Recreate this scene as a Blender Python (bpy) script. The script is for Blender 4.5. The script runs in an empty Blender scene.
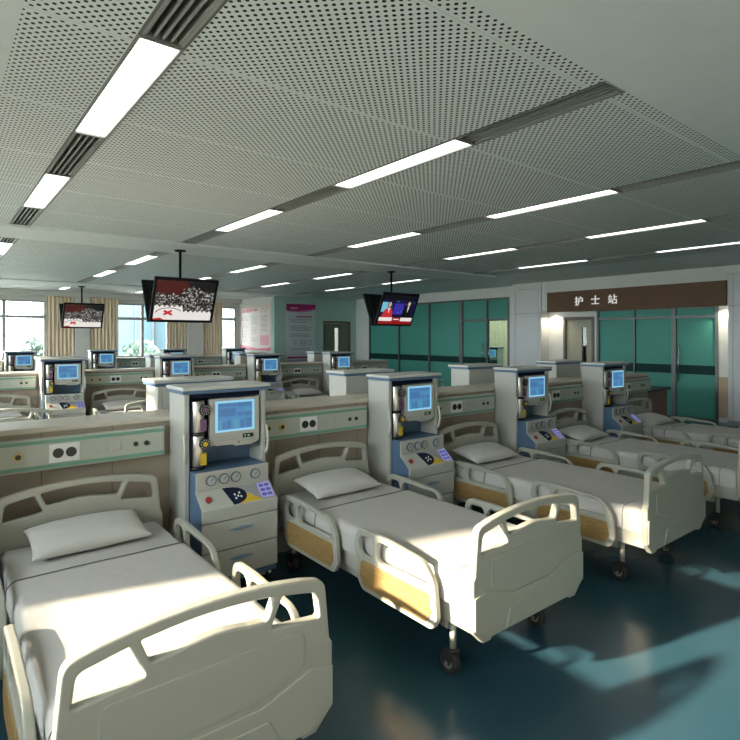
import bpy, bmesh, math, random
from mathutils import Vector, Matrix, noise
random.seed(7)
PI = math.pi
H = 1.75            # eye height; many distances below were surveyed in multiples of it
SC = bpy.context.scene
COL = SC.collection
WORLD, SUN, EXPO = 14.5, 29.0, -0.1

# ------------------------------------------------------------------ materials
def new_mat(name):
    m = bpy.data.materials.new(name); m.use_nodes = True
    nt = m.node_tree
    b = nt.nodes['Principled BSDF']
    return m, nt, b

def srgb(r, g, b):
    f = lambda c: (c/255/12.92) if c/255 <= .04045 else ((c/255+.055)/1.055)**2.4
    return (f(r), f(g), f(b), 1)

def mat(name, col, rough=.5, metal=0, bump=0, bscale=60, vary=.05, vscale=6, coat=0, spec=.5, emit=None, es=1):
    m, nt, b = new_mat(name)
    b.inputs['Roughness'].default_value = rough
    b.inputs['Metallic'].default_value = metal
    b.inputs['Specular IOR Level'].default_value = spec
    b.inputs['Coat Weight'].default_value = coat
    tc = nt.nodes.new('ShaderNodeTexCoord')
    n = nt.nodes.new('ShaderNodeTexNoise'); n.inputs['Scale'].default_value = vscale; n.inputs['Detail'].default_value = 4
    nt.links.new(tc.outputs['Object'], n.inputs['Vector'])
    mx = nt.nodes.new('ShaderNodeMix'); mx.data_type = 'RGBA'
    mx.inputs['A'].default_value = [c*(1-vary) for c in col[:3]]+[1]
    mx.inputs['B'].default_value = [min(1, c*(1+vary)) for c in col[:3]]+[1]
    nt.links.new(n.outputs['Fac'], mx.inputs['Factor'])
    nt.links.new(mx.outputs['Result'], b.inputs['Base Color'])
    if bump:
        n2 = nt.nodes.new('ShaderNodeTexNoise'); n2.inputs['Scale'].default_value = bscale; n2.inputs['Detail'].default_value = 5
        nt.links.new(tc.outputs['Object'], n2.inputs['Vector'])
        bp = nt.nodes.new('ShaderNodeBump'); bp.inputs['Strength'].default_value = bump; bp.inputs['Distance'].default_value = .01
        nt.links.new(n2.outputs['Fac'], bp.inputs['Height']); nt.links.new(bp.outputs['Normal'], b.inputs['Normal'])
    if emit:
        b.inputs['Emission Color'].default_value = emit; b.inputs['Emission Strength'].default_value = es
    return m

M = {}
M['wall'] = mat('wall_paint', (.70, .70, .665, 1), .75, bump=.08, bscale=200)
M['mint'] = mat('mint_wall', (.45, .62, .55, 1), .7)  # even pale mint colour over the whole door wall
M['ceil'] = mat('ceiling_plaster', (.82, .86, .85, 1), .8, bump=.05, bscale=150)
M['band'] = mat('ceiling_band', (.84, .87, .86, 1), .75)
M['abs'] = mat('cream_plastic', (.365, .36, .305, 1), .32, vary=.02, coat=.15)
M['abs_dark'] = mat('cream_plastic_frame', (.44, .43, .37, 1), .4, vary=.02)
M['wood'] = None
M['sheet'] = mat('bed_linen', (.50, .475, .445, 1), .85, bump=.35, bscale=14, vary=.03)
M['mattress'] = mat('mattress_cloth', (.48, .46, .435, 1), .85, bump=.2, bscale=20, vary=.03)
M['pillow'] = mat('pillow_cloth', (.50, .485, .455, 1), .88, bump=.35, bscale=12, vary=.03)
M['piping'] = mat('dark_piping', (.05, .05, .05, 1), .7)
M['rubber'] = mat('tyre_rubber', (.02, .02, .02, 1), .6)
M['hub'] = mat('wheel_hub', (.22, .21, .20, 1), .45)
M['steel'] = mat('brushed_steel', (.5, .5, .5, 1), .25, metal=1)
M['chrome'] = mat('chrome', (.62, .60, .56, 1), .30, metal=1)
M['mc'] = mat('machine_cream', (.43, .43, .39, 1), .4, vary=.02)
M['mcap'] = mat('machine_cap', (.50, .51, .47, 1), .35, vary=.02)
M['blue'] = mat('machine_blue', (.085, .15, .25, 1), .4, vary=.04)
M['navy'] = mat('machine_navy', (.008, .014, .035, 1), .7, spec=.15)
M['black'] = mat('black_plastic', (.012, .012, .013, 1), .4)
M['tvblack'] = mat('tv_black', (.014, .014, .014, 1), .7, spec=.2)
M['yellow'] = mat('yellow_label', (.62, .42, .02, 1), .5)
M['purple'] = mat('purple_label', (.17, .08, .16, 1), .5)
M['red'] = mat('red_button', (.28, .02, .015, 1), .35)
M['grey'] = mat('grey_label', (.28, .28, .29, 1), .5)
M['white'] = mat('white_plastic', (.75, .75, .74, 1), .4)
M['handle'] = mat('blue_grey_handle', (.20, .29, .37, 1), .35)
M['green'] = mat('green_stripe', (.16, .33, .25, 1), .5)
M['panel'] = mat('service_panel_white', (.43, .45, .39, 1), .45, vary=.02)
M['ledge'] = mat('ledge_top', (.52, .48, .41, 1), .45)
M['ring'] = mat('yellow_ring', (.62, .45, .10, 1), .4)
M['alu'] = mat('dark_aluminium', (.10, .115, .11, 1), .4, metal=.4)
M['winframe'] = mat('window_frame_grey', (.42, .43, .43, 1), .4)
M['teal'] = mat('teal_film_glass', (.072, .31, .25, 1), .5, vary=.03, vscale=1, spec=.25)
M['tealband'] = mat('dark_teal_band', (.008, .04, .035, 1), .6, spec=.15)
M['trough'] = mat('grille_housing', (.15, .15, .145, 1), .6)
M['slat'] = mat('grille_slat', (.38, .38, .36, 1), .4, metal=.3)
M['lframe'] = mat('light_frame', (.30, .30, .28, 1), .4, metal=.3)
M['curtain'] = mat('tan_curtain', (.80, .66, .50, 1), .9, bump=.3, bscale=80, vary=.06)
M['doorwood'] = mat('door_laminate', (.34, .33, .24, 1), .5)
M['doorframe'] = mat('door_frame_brown', (.12, .09, .065, 1), .45)
M['doorgrey'] = mat('door_grey_green', (.16, .19, .14, 1), .5)
M['wainscot'] = mat('beige_wainscot', (.45, .33, .22, 1), .55)
M['base'] = mat('skirting_grey', (.25, .26, .26, 1), .5)
M['desk'] = mat('desk_brown', (.20, .12, .08, 1), .5)
M['paper'] = mat('poster_paper', (.72, .62, .55, 1), .5)
M['paperw'] = mat('poster_white', (.66, .68, .68, 1), .5)
M['pink'] = mat('poster_pink', (.65, .16, .22, 1), .5)
M['redink'] = mat('poster_red_ink', (.55, .03, .07, 1), .5)
M['magenta'] = mat('poster_magenta', (.45, .02, .17, 1), .5)
M['lilac'] = mat('poster_lilac', (.55, .25, .42, 1), .5)
M['ink'] = mat('poster_grey_ink', (.22, .22, .24, 1), .6)
M['dial'] = mat('dial_face', (.38, .42, .44, 1), .3)
M['dialrim'] = mat('dial_rim', (.10, .11, .12, 1), .35)
M['ground'] = mat('outdoor_ground', (.30, .31, .28, 1), .9)
M['tower'] = mat('tower_glass_blue', (.10, .17, .20, 1), .35)
M['tower2'] = mat('tower_pale', (.16, .19, .20, 1), .6)
M['leaf'] = mat('outdoor_leaves', (.09, .13, .10, 1), .8, vary=.2, vscale=3)
M['bark'] = mat('outdoor_bark', (.12, .09, .06, 1), .9)

def emis(name, col, s):
    m, nt, b = new_mat(name)
    b.inputs['Base Color'].default_value = (.02, .02, .02, 1)
    b.inputs['Roughness'].default_value = .3
    b.inputs['Emission Color'].default_value = col; b.inputs['Emission Strength'].default_value = s
    return m
M['diffuser'] = emis('lit_diffuser', (1, 1, .97, 1), 3.6)
M['scr_glow'] = emis('screen_pale_cyan', srgb(150, 215, 245), 1.0)
M['scr_blue'] = emis('screen_blue', srgb(85, 150, 205), .8)
M['scr_dark'] = emis('screen_block', srgb(78, 132, 188), .75)
M['scr_teal'] = emis('screen_teal', srgb(85, 165, 200), .8)
M['scr_lav'] = emis('small_screen_lavender', srgb(170, 165, 230), .7)
M['scr_ind'] = emis('small_screen_indigo', srgb(70, 80, 170), .6)
M['scr_led'] = emis('small_green_led', srgb(160, 230, 160), .7)
M['tv_red'] = emis('tv_dark_red', srgb(75, 12, 8), .9)
M['tv_navy'] = emis('tv_navy', srgb(18, 14, 62), .9)
M['tv_black'] = emis('tv_near_black', srgb(10, 8, 12), .9)
M['tv_violet'] = emis('tv_violet', srgb(60, 50, 170), .9)
M['tv_white'] = emis('tv_white', srgb(238, 232, 226), 1)
M['tv_rose'] = emis('tv_red_jacket', srgb(205, 45, 50), .95)
M['tv_skin'] = emis('tv_skin', srgb(225, 180, 160), .9)
M['tv_cyan'] = emis('tv_cyan', srgb(120, 200, 220), .9)
M['tv_ban'] = emis('tv_caption_red', srgb(150, 20, 25), .95)
M['letter'] = emis('lit_sign_letter', (1, 1, .98, 1), .75)
M['warm'] = emis('downlight_glow', (1, .93, .75, 1), 20)

def crowd_mat():
    m, nt, b = new_mat('tv_crowd')
    b.inputs['Base Color'].default_value = (.02, .02, .02, 1)
    tc = nt.nodes.new('ShaderNodeTexCoord')
    v = nt.nodes.new('ShaderNodeTexNoise'); v.inputs['Scale'].default_value = 34; v.inputs['Detail'].default_value = 3
    nt.links.new(tc.outputs['Object'], v.inputs['Vector'])
    r = nt.nodes.new('ShaderNodeValToRGB')
    r.color_ramp.elements[0].position = .50; r.color_ramp.elements[0].color = (.006, .005, .006, 1)
    r.color_ramp.elements[1].position = .66; r.color_ramp.elements[1].color = (.7, .66, .62, 1)
    nt.links.new(v.outputs['Fac'], r.inputs['Fac'])
    nt.links.new(r.outputs['Color'], b.inputs['Emission Color']); b.inputs['Emission Strength'].default_value = .8
    return m
M['tv_crowd'] = crowd_mat()

def wood_mat(name, c1, c2, scale=(1, 1, 12), rough=.4):
    m, nt, b = new_mat(name)
    tc = nt.nodes.new('ShaderNodeTexCoord'); mp = nt.nodes.new('ShaderNodeMapping')
    mp.inputs['Scale'].default_value = scale
    n = nt.nodes.new('ShaderNodeTexNoise'); n.inputs['Scale'].default_value = 6; n.inputs['Detail'].default_value = 6; n.inputs['Distortion'].default_value = .6
    r = nt.nodes.new('ShaderNodeValToRGB')
    r.color_ramp.elements[0].position = .35; r.color_ramp.elements[0].color = c1
    r.color_ramp.elements[1].position = .68; r.color_ramp.elements[1].color = c2
    nt.links.new(tc.outputs['Object'], mp.inputs['Vector']); nt.links.new(mp.outputs['Vector'], n.inputs['Vector'])
    nt.links.new(n.outputs['Fac'], r.inputs['Fac']); nt.links.new(r.outputs['Color'], b.inputs['Base Color'])
    b.inputs['Roughness'].default_value = rough
    return m
M['wood'] = wood_mat('rail_wood', (.27, .165, .06, 1), (.36, .23, .09, 1), (1, 2, 14))
M['signwood'] = wood_mat('sign_wood', (.125, .066, .033, 1), (.165, .092, .05, 1), (1, .6, 14), .7)

def math_node(nt, op, a=None, b=None, c=None):
    n = nt.nodes.new('ShaderNodeMath'); n.operation = op
    for i, v in enumerate((a, b, c)):
        if v is None: continue
        if isinstance(v, (int, float)): n.inputs[i].default_value = v
        else: nt.links.new(v, n.inputs[i])
    return n.outputs[0]

def perforated(y0, strips):
    """steel ceiling tile: staggered round holes, blank seam every 1.07 m"""
    m, nt, b = new_mat('perforated_tile')
    g = nt.nodes.new('ShaderNodeNewGeometry'); s = nt.nodes.new('ShaderNodeSeparateXYZ')
    nt.links.new(g.outputs['Position'], s.inputs[0])
    X, Y = s.outputs[0], s.outputs[1]
    P = 1.075
    yy = math_node(nt, 'MODULO', math_node(nt, 'ADD', math_node(nt, 'SUBTRACT', Y, y0), 20*P), P)
    xx = math_node(nt, 'ADD', X, 20)
    u = math_node(nt, 'ADD', math_node(nt, 'MULTIPLY', xx, 20), math_node(nt, 'MULTIPLY', yy, 20))
    v = math_node(nt, 'SUBTRACT', math_node(nt, 'MULTIPLY', xx, 20), math_node(nt, 'MULTIPLY', yy, 20))
    fu = math_node(nt, 'SUBTRACT', math_node(nt, 'FRACT', math_node(nt, 'ADD', u, 100)), .5)
    fv = math_node(nt, 'SUBTRACT', math_node(nt, 'FRACT', math_node(nt, 'ADD', v, 100)), .5)
    d = math_node(nt, 'SQRT', math_node(nt, 'ADD', math_node(nt, 'MULTIPLY', fu, fu), math_node(nt, 'MULTIPLY', fv, fv)))
    hole = math_node(nt, 'LESS_THAN', d, .262)
    edge = math_node(nt, 'MINIMUM', yy, math_node(nt, 'SUBTRACT', P, yy))
    inside = math_node(nt, 'GREATER_THAN', edge, .020)
    f = math_node(nt, 'MULTIPLY', hole, inside)
    # thin joint between tiles
    joint = math_node(nt, 'LESS_THAN', edge, .0015)
    mx = nt.nodes.new('ShaderNodeMix'); mx.data_type = 'RGBA'
    mx.inputs['A'].default_value = (.86, .90, .89, 1); mx.inputs['B'].default_value = (.012, .012, .012, 1)
    nt.links.new(f, mx.inputs['Factor'])
    mx2 = nt.nodes.new('ShaderNodeMix'); mx2.data_type = 'RGBA'
    nt.links.new(mx.outputs['Result'], mx2.inputs['A']); mx2.inputs['B'].default_value = (.55, .58, .57, 1)
    nt.links.new(joint, mx2.inputs['Factor'])
    nt.links.new(mx2.outputs['Result'], b.inputs['Base Color'])
    b.inputs['Roughness'].default_value = .6
    b.inputs['Specular IOR Level'].default_value = .3
    return m

def floor_mat():
    m, nt, b = new_mat('vinyl_floor')
    tc = nt.nodes.new('ShaderNodeTexCoord')
    n = nt.nodes.new('ShaderNodeTexNoise'); n.inputs['Scale'].default_value = .7; n.inputs['Detail'].default_value = 3
    nt.links.new(tc.outputs['Object'], n.inputs['Vector'])
    r = nt.nodes.new('ShaderNodeValToRGB')
    r.color_ramp.elements[0].color = (.022, .064, .092, 1); r.color_ramp.elements[1].color = (.030, .082, .108, 1)
    nt.links.new(n.outputs['Fac'], r.inputs['Fac']); nt.links.new(r.outputs['Color'], b.inputs['Base Color'])
    b.inputs['Roughness'].default_value = .22
    n2 = nt.nodes.new('ShaderNodeTexNoise'); n2.inputs['Scale'].default_value = 5
    nt.links.new(tc.outputs['Object'], n2.inputs['Vector'])
    bp = nt.nodes.new('ShaderNodeBump'); bp.inputs['Strength'].default_value = .03; bp.inputs['Distance'].default_value = .02
    nt.links.new(n2.outputs['Fac'], bp.inputs['Height']); nt.links.new(bp.outputs['Normal'], b.inputs['Normal'])
    return m
M['floor'] = floor_mat()

def panelled(name, col, step, dark=.45):
    """boarded partition face: a fine upright joint every `step` metres"""
    m, nt, b = new_mat(name)
    tc = nt.nodes.new('ShaderNodeTexCoord'); s = nt.nodes.new('ShaderNodeSeparateXYZ')
    nt.links.new(tc.outputs['Object'], s.inputs[0])
    f = math_node(nt, 'FRACT', math_node(nt, 'ADD', math_node(nt, 'DIVIDE', s.outputs[0], step), 50.72))
    j = math_node(nt, 'LESS_THAN', f, .006/step)
    mx = nt.nodes.new('ShaderNodeMix'); mx.data_type = 'RGBA'
    mx.inputs['A'].default_value = col; mx.inputs['B'].default_value = [c*dark for c in col[:3]]+[1]
    nt.links.new(j, mx.inputs['Factor']); nt.links.new(mx.outputs['Result'], b.inputs['Base Color'])
    b.inputs['Roughness'].default_value = .5
    return m
M['partition'] = panelled('partition_boards', (.30, .25, .195, 1), .41)

def glass_mat(name, tint=(1, 1, 1, 1), refl=.08):
    m = bpy.data.materials.new(name); m.use_nodes = True; nt = m.node_tree
    nt.nodes.remove(nt.nodes['Principled BSDF'])
    out = nt.nodes['Material Output']
    t = nt.nodes.new('ShaderNodeBsdfTransparent'); t.inputs[0].default_value = tint
    g = nt.nodes.new('ShaderNodeBsdfGlossy'); g.inputs['Roughness'].default_value = .02
    fr = nt.nodes.new('ShaderNodeFresnel'); fr.inputs[0].default_value = 1.35
    mx = nt.nodes.new('ShaderNodeMixShader')
    nt.links.new(fr.outputs[0], mx.inputs[0]); nt.links.new(t.outputs[0], mx.inputs[1]); nt.links.new(g.outputs[0], mx.inputs[2])
    nt.links.new(mx.outputs[0], out.inputs[0])
    return m
M['glass'] = glass_mat('window_glass')
M['greenglass'] = glass_mat('green_tinted_glass', (.75, .92, .86, 1))

# ------------------------------------------------------------------ mesh builder
class MB:
    def __init__(s): s.bm = bmesh.new(); s.mats = []
    def mi(s, m):
        if m not in s.mats: s.mats.append(m)
        return s.mats.index(m)
    def face(s, pts, m, smooth=False):
        f = s.bm.faces.new([s.bm.verts.new(p) for p in pts]); f.material_index = s.mi(m); f.smooth = smooth; return f
    def box(s, x0, x1, y0, y1, z0, z1, m, rot=None):
        c = [(x0,y0,z0),(x1,y0,z0),(x1,y1,z0),(x0,y1,z0),(x0,y0,z1),(x1,y0,z1),(x1,y1,z1),(x0,y1,z1)]
        if rot: c = [rot @ Vector(p) for p in c]
        v = [s.bm.verts.new(p) for p in c]
        for q in ((3,2,1,0),(4,5,6,7),(0,1,5,4),(1,2,6,5),(2,3,7,6),(3,0,4,7)):
            f = s.bm.faces.new([v[i] for i in q]); f.material_index = s.mi(m)
        return s
    def ring(s, rings, m, smooth=True, cap=True, closed=True):
        vs = [[s.bm.verts.new(p) for p in r] for r in rings]; k = s.mi(m); n = len(rings[0])
        for a, b in zip(vs, vs[1:]):
            for i in range(n if closed else n-1):
                f = s.bm.faces.new([a[i], a[(i+1) % n], b[(i+1) % n], b[i]]); f.material_index = k; f.smooth = smooth
        if cap:
            f = s.bm.faces.new(vs[0][::-1]); f.material_index = k
            f = s.bm.faces.new(vs[-1]); f.material_index = k
        return s
    def cyl(s, a, b, r, m, n=20, r2=None):
        a, b = Vector(a), Vector(b); d = (b-a).normalized()
        u = d.orthogonal().normalized(); w = d.cross(u); r2 = r if r2 is None else r2
        R = [[c + (u*math.cos(t*2*PI/n) + w*math.sin(t*2*PI/n))*q for t in range(n)] for c, q in ((a, r), (b, r2))]
        return s.ring(R, m)
    def tube(s, pts, r, m, n=8):
        pts = [Vector(p) for p in pts]; R = []
        up = None
        for i, p in enumerate(pts):
            d = (pts[min(i+1, len(pts)-1)] - pts[max(i-1, 0)]).normalized()
            if up is None: up = d.orthogonal().normalized()
            u = (up - d*up.dot(d)).normalized(); up = u; w = d.cross(u)
            R.append([p + (u*math.cos(t*2*PI/n) + w*math.sin(t*2*PI/n))*r for t in range(n)])
        return s.ring(R, m)
    def prism(s, poly, axis, a, b, m, smooth=False):
        """polygon (list of 2-tuples) swept along axis 'x' | 'y' | 'z' from a to b"""
        def q(p, t): return {'x': (t, p[0], p[1]), 'y': (p[0], t, p[1]), 'z': (p[0], p[1], t)}[axis]
        return s.ring([[q(p, a) for p in poly], [q(p, b) for p in poly]], m, smooth)
    def build(s, name, parent=None, bevel=0, seg=2, loc=None, mx=None):
        bmesh.ops.recalc_face_normals(s.bm, faces=s.bm.faces)
        if bevel:
            es = [e for e in s.bm.edges if len(e.link_faces) == 2 and e.calc_face_angle(0) > .6]
            bmesh.ops.bevel(s.bm, geom=es, offset=bevel, segments=seg, affect='EDGES', profile=.5, clamp_overlap=True)
        if mx: s.bm.transform(mx)
        me = bpy.data.meshes.new(name); s.bm.to_mesh(me); s.bm.free()
        for m in s.mats: me.materials.append(M[m] if isinstance(m, str) else m)
        return link(name, me, parent, loc)

def link(name, me, parent=None, loc=None):
    o = bpy.data.objects.new(name, me); COL.objects.link(o)
    if parent: o.parent = parent
    if loc: o.location = loc
    return o

def rpoly(pts, n=6):
    """polygon whose corners carry radii: (x, y, r)"""
    out = []; N = len(pts)
    for i in range(N):
        x, y, r = pts[i]; p = Vector((x, y)); a = Vector(pts[i-1][:2]); b = Vector(pts[(i+1) % N][:2])
        if r <= 0: out.append((x, y)); continue
        d1 = (a-p); d2 = (b-p); l1 = d1.length; l2 = d2.length; d1.normalize(); d2.normalize()
        ang = d1.angle(d2); t = min(r/math.tan(ang/2), l1*.49, l2*.49)
        for k in range(n+1):
            u = k/n; q = (p+d1*t)*(1-u)**2 + p*2*u*(1-u) + (p+d2*t)*u**2
            out.append((q.x, q.y))
    return out

def plate(name, outline, holes, thick, bevel, m, parent=None, plane='xz', at=0, side=0):
    """flat moulding with rounded rims and real openings; outline in the plane, centred on `at` across it"""
    cu = bpy.data.curves.new('c', 'CURVE'); cu.dimensions = '2D'; cu.fill_mode = 'BOTH'
    for pl in [outline]+holes:
        sp = cu.splines.new('POLY'); sp.points.add(len(pl)-1); sp.use_cyclic_u = True
        for i, p in enumerate(pl): sp.points[i].co = (p[0], p[1], 0, 1)
    cu.extrude = max(thick/2-bevel, .0005); cu.bevel_depth = bevel; cu.bevel_resolution = 2; cu.offset = -bevel
    ob = bpy.data.objects.new('c', cu); COL.objects.link(ob)
    dg = bpy.context.evaluated_depsgraph_get(); dg.update()
    me = bpy.data.meshes.new_from_object(ob.evaluated_get(dg))
    bpy.data.objects.remove(ob); bpy.data.curves.remove(cu)
    if plane == 'xz': mx = Matrix(((1,0,0,0),(0,0,-1,at),(0,1,0,0),(0,0,0,1)))
    else: mx = Matrix(((0,0,1,at),(1,0,0,0),(0,1,0,0),(0,0,0,1)))      # 'yz'
    me.transform(mx); me.name = name; me.materials.clear(); me.materials.append(M[m])
    for p in me.polygons: p.material_index = 0; p.use_smooth = False
    return link(name, me, parent)

def thing(name, label, cat, loc=(0,0,0), rz=0, group=None):
    o = bpy.data.objects.new(name, None); COL.objects.link(o)
    o.empty_display_size = .1; o.location = loc; o.rotation_euler.z = rz
    return tag(o, label, cat, group)
def tag(o, label, cat, group=None, kind=None):
    o['label'] = label; o['category'] = cat
    if group: o['group'] = group
    if kind: o['kind'] = kind
    return o
def struct(o): o['kind'] = 'structure'; return o
def kids(o): return [c for c in bpy.data.objects if c.parent == o]
def dup(root, loc, rz, label, group=None):
    def cp(o, par):
        c = o.copy(); COL.objects.link(c); c.parent = par
        for k in KIDS[o.name]: cp(k, c)
        return c
    if root.name not in KIDS:
        def reg(o):
            KIDS[o.name] = kids(o)
            for k in KIDS[o.name]: reg(k)
        reg(root)
    r = cp(root, None); r.location = loc; r.rotation_euler.z = rz
    r['label'] = label
    if group: r['group'] = group
    return r
KIDS = {}

ORD = ['first', 'second', 'third', 'fourth', 'fifth', 'sixth']

# ------------------------------------------------------------------ surveyed room sizes (metres)
XL, XG = -2.1, 12.6            # left window wall, right glass wall
YF, YB = -.9, 19.4             # wall behind the viewer, far window wall
ZC = 3.15
YD = 16.70                     # wall with the door and the second poster
XS = 9.10                      # where that wall steps forward

# ------------------------------------------------------------------ shell
b = MB(); b.box(XL-.25, XG+4, YF-.2, YB+.2, -.1, 0, 'floor'); struct(b.build('floor'))

D = 1.4
PX0, PX1 = .214*D, 7.26*D
strips = [.6085*D + 1.5275*D*k for k in range(5)]
SW = .112                       # half width of a light strip
zones = [(1.109*D, 5.80*D), (6.47*D, 11.25*D), (12.25*D, 13.25*D)]
M['perf'] = perforated(1.187*D, strips)
b = MB()
xs = [XL-.2, PX0]
for s in strips: xs += [s-SW, s+SW]
xs += [PX1, XG+.2]
ys = [YF-.2]
for z in zones: ys += [z[0], z[1]]
ys += [YB+.2]
for i in range(len(xs)-1):
    for j in range(len(ys)-1):
        perf = 0 < i < len(xs)-2 and j % 2 == 1
        hole = perf and i % 2 == 0
        if hole: continue
        b.face([(xs[i],ys[j],ZC),(xs[i],ys[j+1],ZC),(xs[i+1],ys[j+1],ZC),(xs[i+1],ys[j],ZC)], 'perf' if perf else 'ceil')
# slab over the ceiling so no daylight falls through
b.box(XL-.25, XG+.25, YF-.25, YB+.25, ZC+.2, ZC+.35, 'trough')
c = struct(b.build('ceiling'))
for n, (a0, a1) in enumerate(((5.80*D, 6.47*D), (11.25*D, 12.25*D))):
    b = MB(); b.box(PX0, PX1, a0, a1, ZC-.035, ZC-.0005, 'band'); struct(b.build('trim_%d' % (n+1), bevel=.004))

def wall_open(name, axis, at, th, u0, u1, z1, holes, m):
    """wall box with rectangular openings (u0,u1,z0,z1); axis 'x' = runs along x"""
    b = MB(); us = sorted({u0, u1, *[h[0] for h in holes], *[h[1] for h in holes]})
    for a, c in zip(us, us[1:]):
        zs = [0, z1]; hs = [h for h in holes if h[0] <= a+1e-6 and h[1] >= c-1e-6]
        segs = []
        if hs:
            if hs[0][2] > 0: segs.append((0, hs[0][2]))
            segs.append((hs[0][3], z1))
        else: segs = [(0, z1)]
        for s0, s1 in segs:
            if axis == 'x': b.box(a, c, at, at+th, s0, s1, m)
            else: b.box(at, at+th, a, c, s0, s1, m)
    bmesh.ops.remove_doubles(b.bm, verts=b.bm.verts, dist=1e-5)
    return struct(b.build(name))

LW = [(-.75, 3.55, 1.45, 2.83), (5.3, 9.2, .85, 2.83), (10.4, 14.2, .85, 2.83), (15.2, 18.6, .85, 2.83)]
wall_open('wall_left', 'y', XL-.2, .2, YF-.2, YB+.2, ZC, LW, 'wall')
BW = [(-1.6, .2, 1.05, 2.85), (.6, 2.72, 1.05, 2.85), (4.72, 6.45, 1.05, 2.85), (8.37, 8.97, 1.05, 2.85)]
wall_open('wall_back', 'x', YB, .2, XL-.2, XS, ZC, BW, 'wall')
b = MB(); b.box(XL-.2, XG+.2, YF-.2, YF, 0, ZC, 'wall'); struct(b.build('wall_front'))
wall_open('wall_door', 'x', YD, .2, XS, XG+.2, ZC, [(11.10, 12.32, 0, 2.31)], 'mint')
b = MB(); b.box(XS-.0, XS+.2, YD+.2, YB+.2, 0, ZC, 'wall'); struct(b.build('wall_step'))
# right wall: two glazed openings and the nurse station
wall_open('wall_right', 'y', XG, .2, YF-.2, YD, ZC, [(9.60, 15.9, 0, 2.86), (4.38, 7.02, 0, 2.4), (7.08, 7.92, 0, 2.24)], 'wall')

def window(n, axis, at, u0, u1, z0, z1, mull, transom):
    """frame bars, glass; part of the setting"""
    r = bpy.data.objects.new('window_%d' % n, None); COL.objects.link(r); struct(r)
    def bx(b, a, c, d, e, t0, t1, m):
        if axis == 'x': b.box(a, c, at+t0, at+t1, d, e, m)
        else: b.box(at+t0, at+t1, a, c, d, e, m)
    b = MB(); w = .05
    for a, c, d, e in ((u0, u0+w, z0, z1), (u1-w, u1, z0, z1), (u0+w, u1-w, z0, z0+w), (u0+w, u1-w, z1-w, z1)): bx(b, a, c, d, e, .06, .13, 'winframe')
    for q in mull: bx(b, q-.045, q+.045, z0+w, z1-w, .06, .13, 'winframe')
    bb = b.build('window_frame', r)
    b = MB(); bx(b, u0+w, u1-w, transom-.045, transom+.045, .055, .135, 'winframe'); b.build('transom', r)
    b = MB(); bx(b, u0+w, u1-w, z0+w, z1-w, .09, .096, 'glass'); b.build('window_glass', r)
    b = MB(); bx(b, u0-.06, u1+.06, z0-.04, z0-.002, (-.06 if axis == 'x' else -.0), (.06 if axis == 'x' else .26), 'ledge'); b.build('window_sill', r)
    return r
window(1, 'x', YB, *BW[0], [], 2.35)
window(2, 'x', YB, *BW[1], [1.64], 2.35)
window(3, 'x', YB, *BW[2], [5.58], 2.35)
window(4, 'x', YB, *BW[3], [], 2.40)
window(5, 'y', XL-.2, *LW[0], [1.4], 2.62)
window(6, 'y', XL-.2, *LW[1], [7.25], 2.62)
window(7, 'y', XL-.2, *LW[2], [12.3], 2.62)
window(8, 'y', XL-.2, *LW[3], [16.9], 2.62)

# ------------------------------------------------------------------ ceiling lights and slatted grilles
def make_light(L):
    t = thing('ceiling_light', '', 'ceiling light', group='rectangular ceiling lights')
    b = MB(); w = SW-.002; h = L/2
    for a, c, d, e in ((-w, -w+.016, -h, h), (w-.016, w, -h, h), (-w+.016, w-.016, -h, -h+.016), (-w+.016, w-.016, h-.016, h)):
        b.box(a, c, d, e, -.006, .045, 'lframe')
    b.build('frame', t)
    b = MB(); b.box(-w+.017, w-.017, -h+.017, h-.017, .006, .03, 'diffuser'); b.build('diffuser', t)
    return t
def make_grille(L):
    t = thing('ceiling_grille', '', 'ceiling grille', group='slatted grilles in the light strips')
    w = SW-.002; h = L/2
    b = MB()
    b.box(-w, -w+.012, -h, h, -.004, .12, 'trough'); b.box(w-.012, w, -h, h, -.004, .12, 'trough')
    b.box(-w, w, -h, h, .12, .13, 'trough')
    b.box(-w+.012, w-.012, -h, -h+.012, -.002, .12, 'trough'); b.box(-w+.012, w-.012, h-.012, h, -.002, .12, 'trough')
    b.build('housing', t)
    b = MB()
    for i in range(5):
        x = -w+.012 + (i+.5)*(2*w-.024)/5
        b.box(x-.006, x+.006, -h+.013, h-.013, .004, .05, 'slat')
    b.box(-w+.012, -w+.026, -h+.013, h-.013, -.003, .003, 'slat'); b.box(w-.026, w-.012, -h+.013, h-.013, -.003, .003, 'slat')
    b.build('slats', t)
    return t
NAMES = ['leftmost', 'second', 'third', 'fourth', 'rightmost']
ZN = ['before the first plain band', 'between the two plain bands', 'beyond the far plain band']
lay = [[('g', 1.115, 1.90), ('l', 1.90, 3.005), ('g', 3.005, 3.86), ('l', 3.86, 4.97), ('g', 4.97, 5.795)],
       [('g', 6.475, 7.0), ('l', 7.0, 8.1), ('g', 8.1, 8.95), ('l', 8.95, 10.05), ('g', 10.05, 11.245)],
       [('g', 12.255, 12.5), ('l', 12.5, 13.245)]]
LI = ['nearer', 'farther']; GI = ['nearest', 'middle', 'farthest']
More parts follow.
